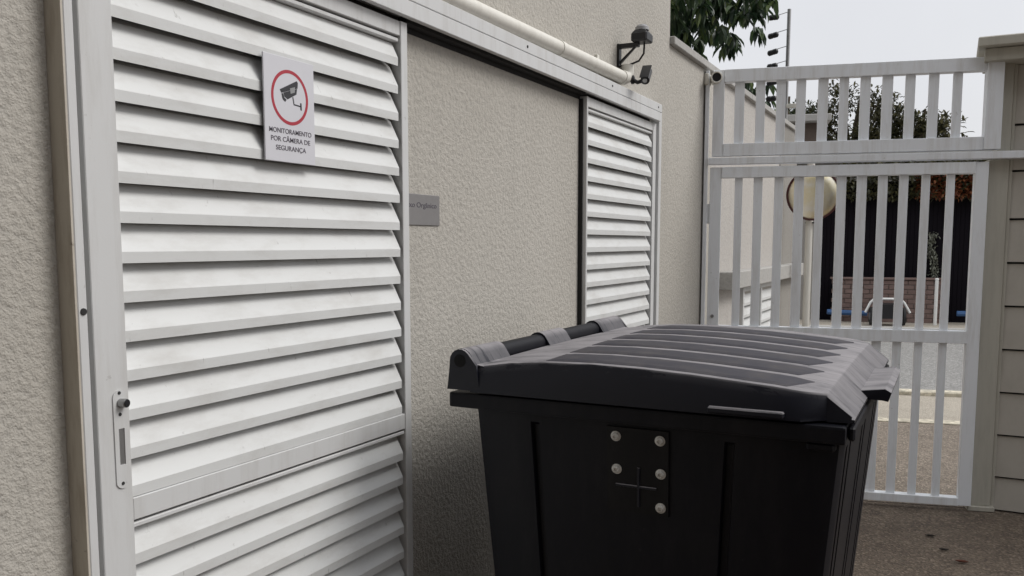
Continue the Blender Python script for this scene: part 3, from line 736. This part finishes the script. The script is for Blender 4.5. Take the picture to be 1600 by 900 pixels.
bg = thing('bougainvillea', 'olive shrub with orange blossoms along the top of the black garage front', 'plant', SP(3.6, 12.2, 2.7)); 
b = MB()
for i in range(5200):
    p = SP(rng.uniform(2.1, 6.2), rng.gauss(11.98,.10), rng.uniform(2.40, 3.10)); leaf(b.bm, p, rv(1), Vector((0,0,1)), rng.uniform(.06,.12), .05)
b.build('foliage', M_leaf2, bg)
b = MB()
for i in range(1300):
    u = min(6.2, 3.4+abs(rng.gauss(.9,.7))); p = SP(u, rng.gauss(11.86,.06), rng.uniform(2.40, 3.0)); leaf(b.bm, p, rv(1), Vector((0,0,1)), rng.uniform(.05,.1), .06)
b.build('blossoms', M_orange, bg)

cp2 = MB()
for i in range(420):
    z = rng.uniform(.8, 1.78); p = SP(3.78+.05*math.sin(z*7)+rng.gauss(0,.035), 12.07+rng.uniform(-.03,.03), z); leaf(cp2.bm, p, rv(1)+Vector((0,0,-.6)), Vector((0,0,1)), rng.uniform(.04,.08), .03)
tag(cp2.build('climbing_plant', leafmat('pale_vine', [(0,(.10,.10,.08)),(1,(.32,.33,.26))])), 'thin pale climbing plant hanging down the near-black garage gate', 'plant')
cl = MB()
for z, s in ((4.30,.25),(4.16,.30)):
    pts = [SP(-30+60*k/30, 15.5, z+1.2+s*(((k-15)/15)**2)*2) for k in range(31)]
    cl.tube(pts, .008, 5)
tag(cl.build('overhead_cable', M_dark), 'pair of thin overhead cables strung along the street beyond the gate', 'cable')

# ------------------------------------------------------------------ light
SUN_EL, SUN_AZ = R(44), R(64)      # azimuth from +Y towards +X
wld = bpy.data.worlds.new('World'); scene.world = wld; wld.use_nodes = True
nt = wld.node_tree; bg_ = nt.nodes['Background']
sky = nt.nodes.new('ShaderNodeTexSky'); sky.sky_type = 'NISHITA'; sky.sun_disc = False
sky.sun_elevation = SUN_EL; sky.sun_rotation = SUN_AZ; sky.air_density = 1.0; sky.dust_density = 4.0
tcw = nt.nodes.new('ShaderNodeTexCoord'); sx = nt.nodes.new('ShaderNodeSeparateXYZ'); L(nt, tcw.outputs['Generated'], sx.inputs[0])
grad = ramp(nt, sx.outputs[2], [(0.0, (6.5,6.55,6.75)), (.32, (6.9,6.95,7.2)), (.6, (9.5,9.6,9.9)), (1.0, (11.5,11.7,12))])
cn = N(nt, 'ShaderNodeTexNoise', Scale=1.6, Detail=5); L(nt, tcw.outputs['Generated'], cn.inputs['Vector'])
cl2 = ramp(nt, cn.outputs['Fac'], [(.32, (.90,.905,.915)), (.68, (1.07,1.07,1.065))])
mu = nt.nodes.new('ShaderNodeMix'); mu.data_type = 'RGBA'; mu.blend_type = 'MULTIPLY'; mu.inputs[0].default_value = 1
L(nt, grad.outputs[0], mu.inputs[6]); L(nt, cl2.outputs[0], mu.inputs[7])
L(nt, mix(nt, .9, sky.outputs[0], mu.outputs[2]), bg_.inputs['Color'])
bg_.inputs['Strength'].default_value = .10
sl_ = bpy.data.lights.new('sun', 'SUN'); sl_.energy = 1.5; sl_.angle = R(25); sl_.color = (1, .975, .94)
so = bpy.data.objects.new('sun', sl_); C.objects.link(so)
d = Vector((math.sin(SUN_AZ)*math.cos(SUN_EL), math.cos(SUN_AZ)*math.cos(SUN_EL), math.sin(SUN_EL)))
so.rotation_euler = d.to_track_quat('Z', 'Y').to_euler(); so.location = d*30

# ------------------------------------------------------------------ camera
cam = bpy.data.cameras.new('camera'); co = bpy.data.objects.new('camera', cam); C.objects.link(co)
cam.sensor_width = 36; cam.lens = 1340/1600*36; cam.shift_y = 63/1600
cam.clip_start = .05; cam.clip_end = 1500
co.location = (1.39, 0, 1.58); co.rotation_euler = (R(90-5.668), 0, R(27.097))
scene.camera = co
scene.view_settings.view_transform = 'Standard'; scene.view_settings.look = 'None'
scene.view_settings.exposure = 0.27; scene.view_settings.gamma = 1.0
scene.render.engine = 'CYCLES'
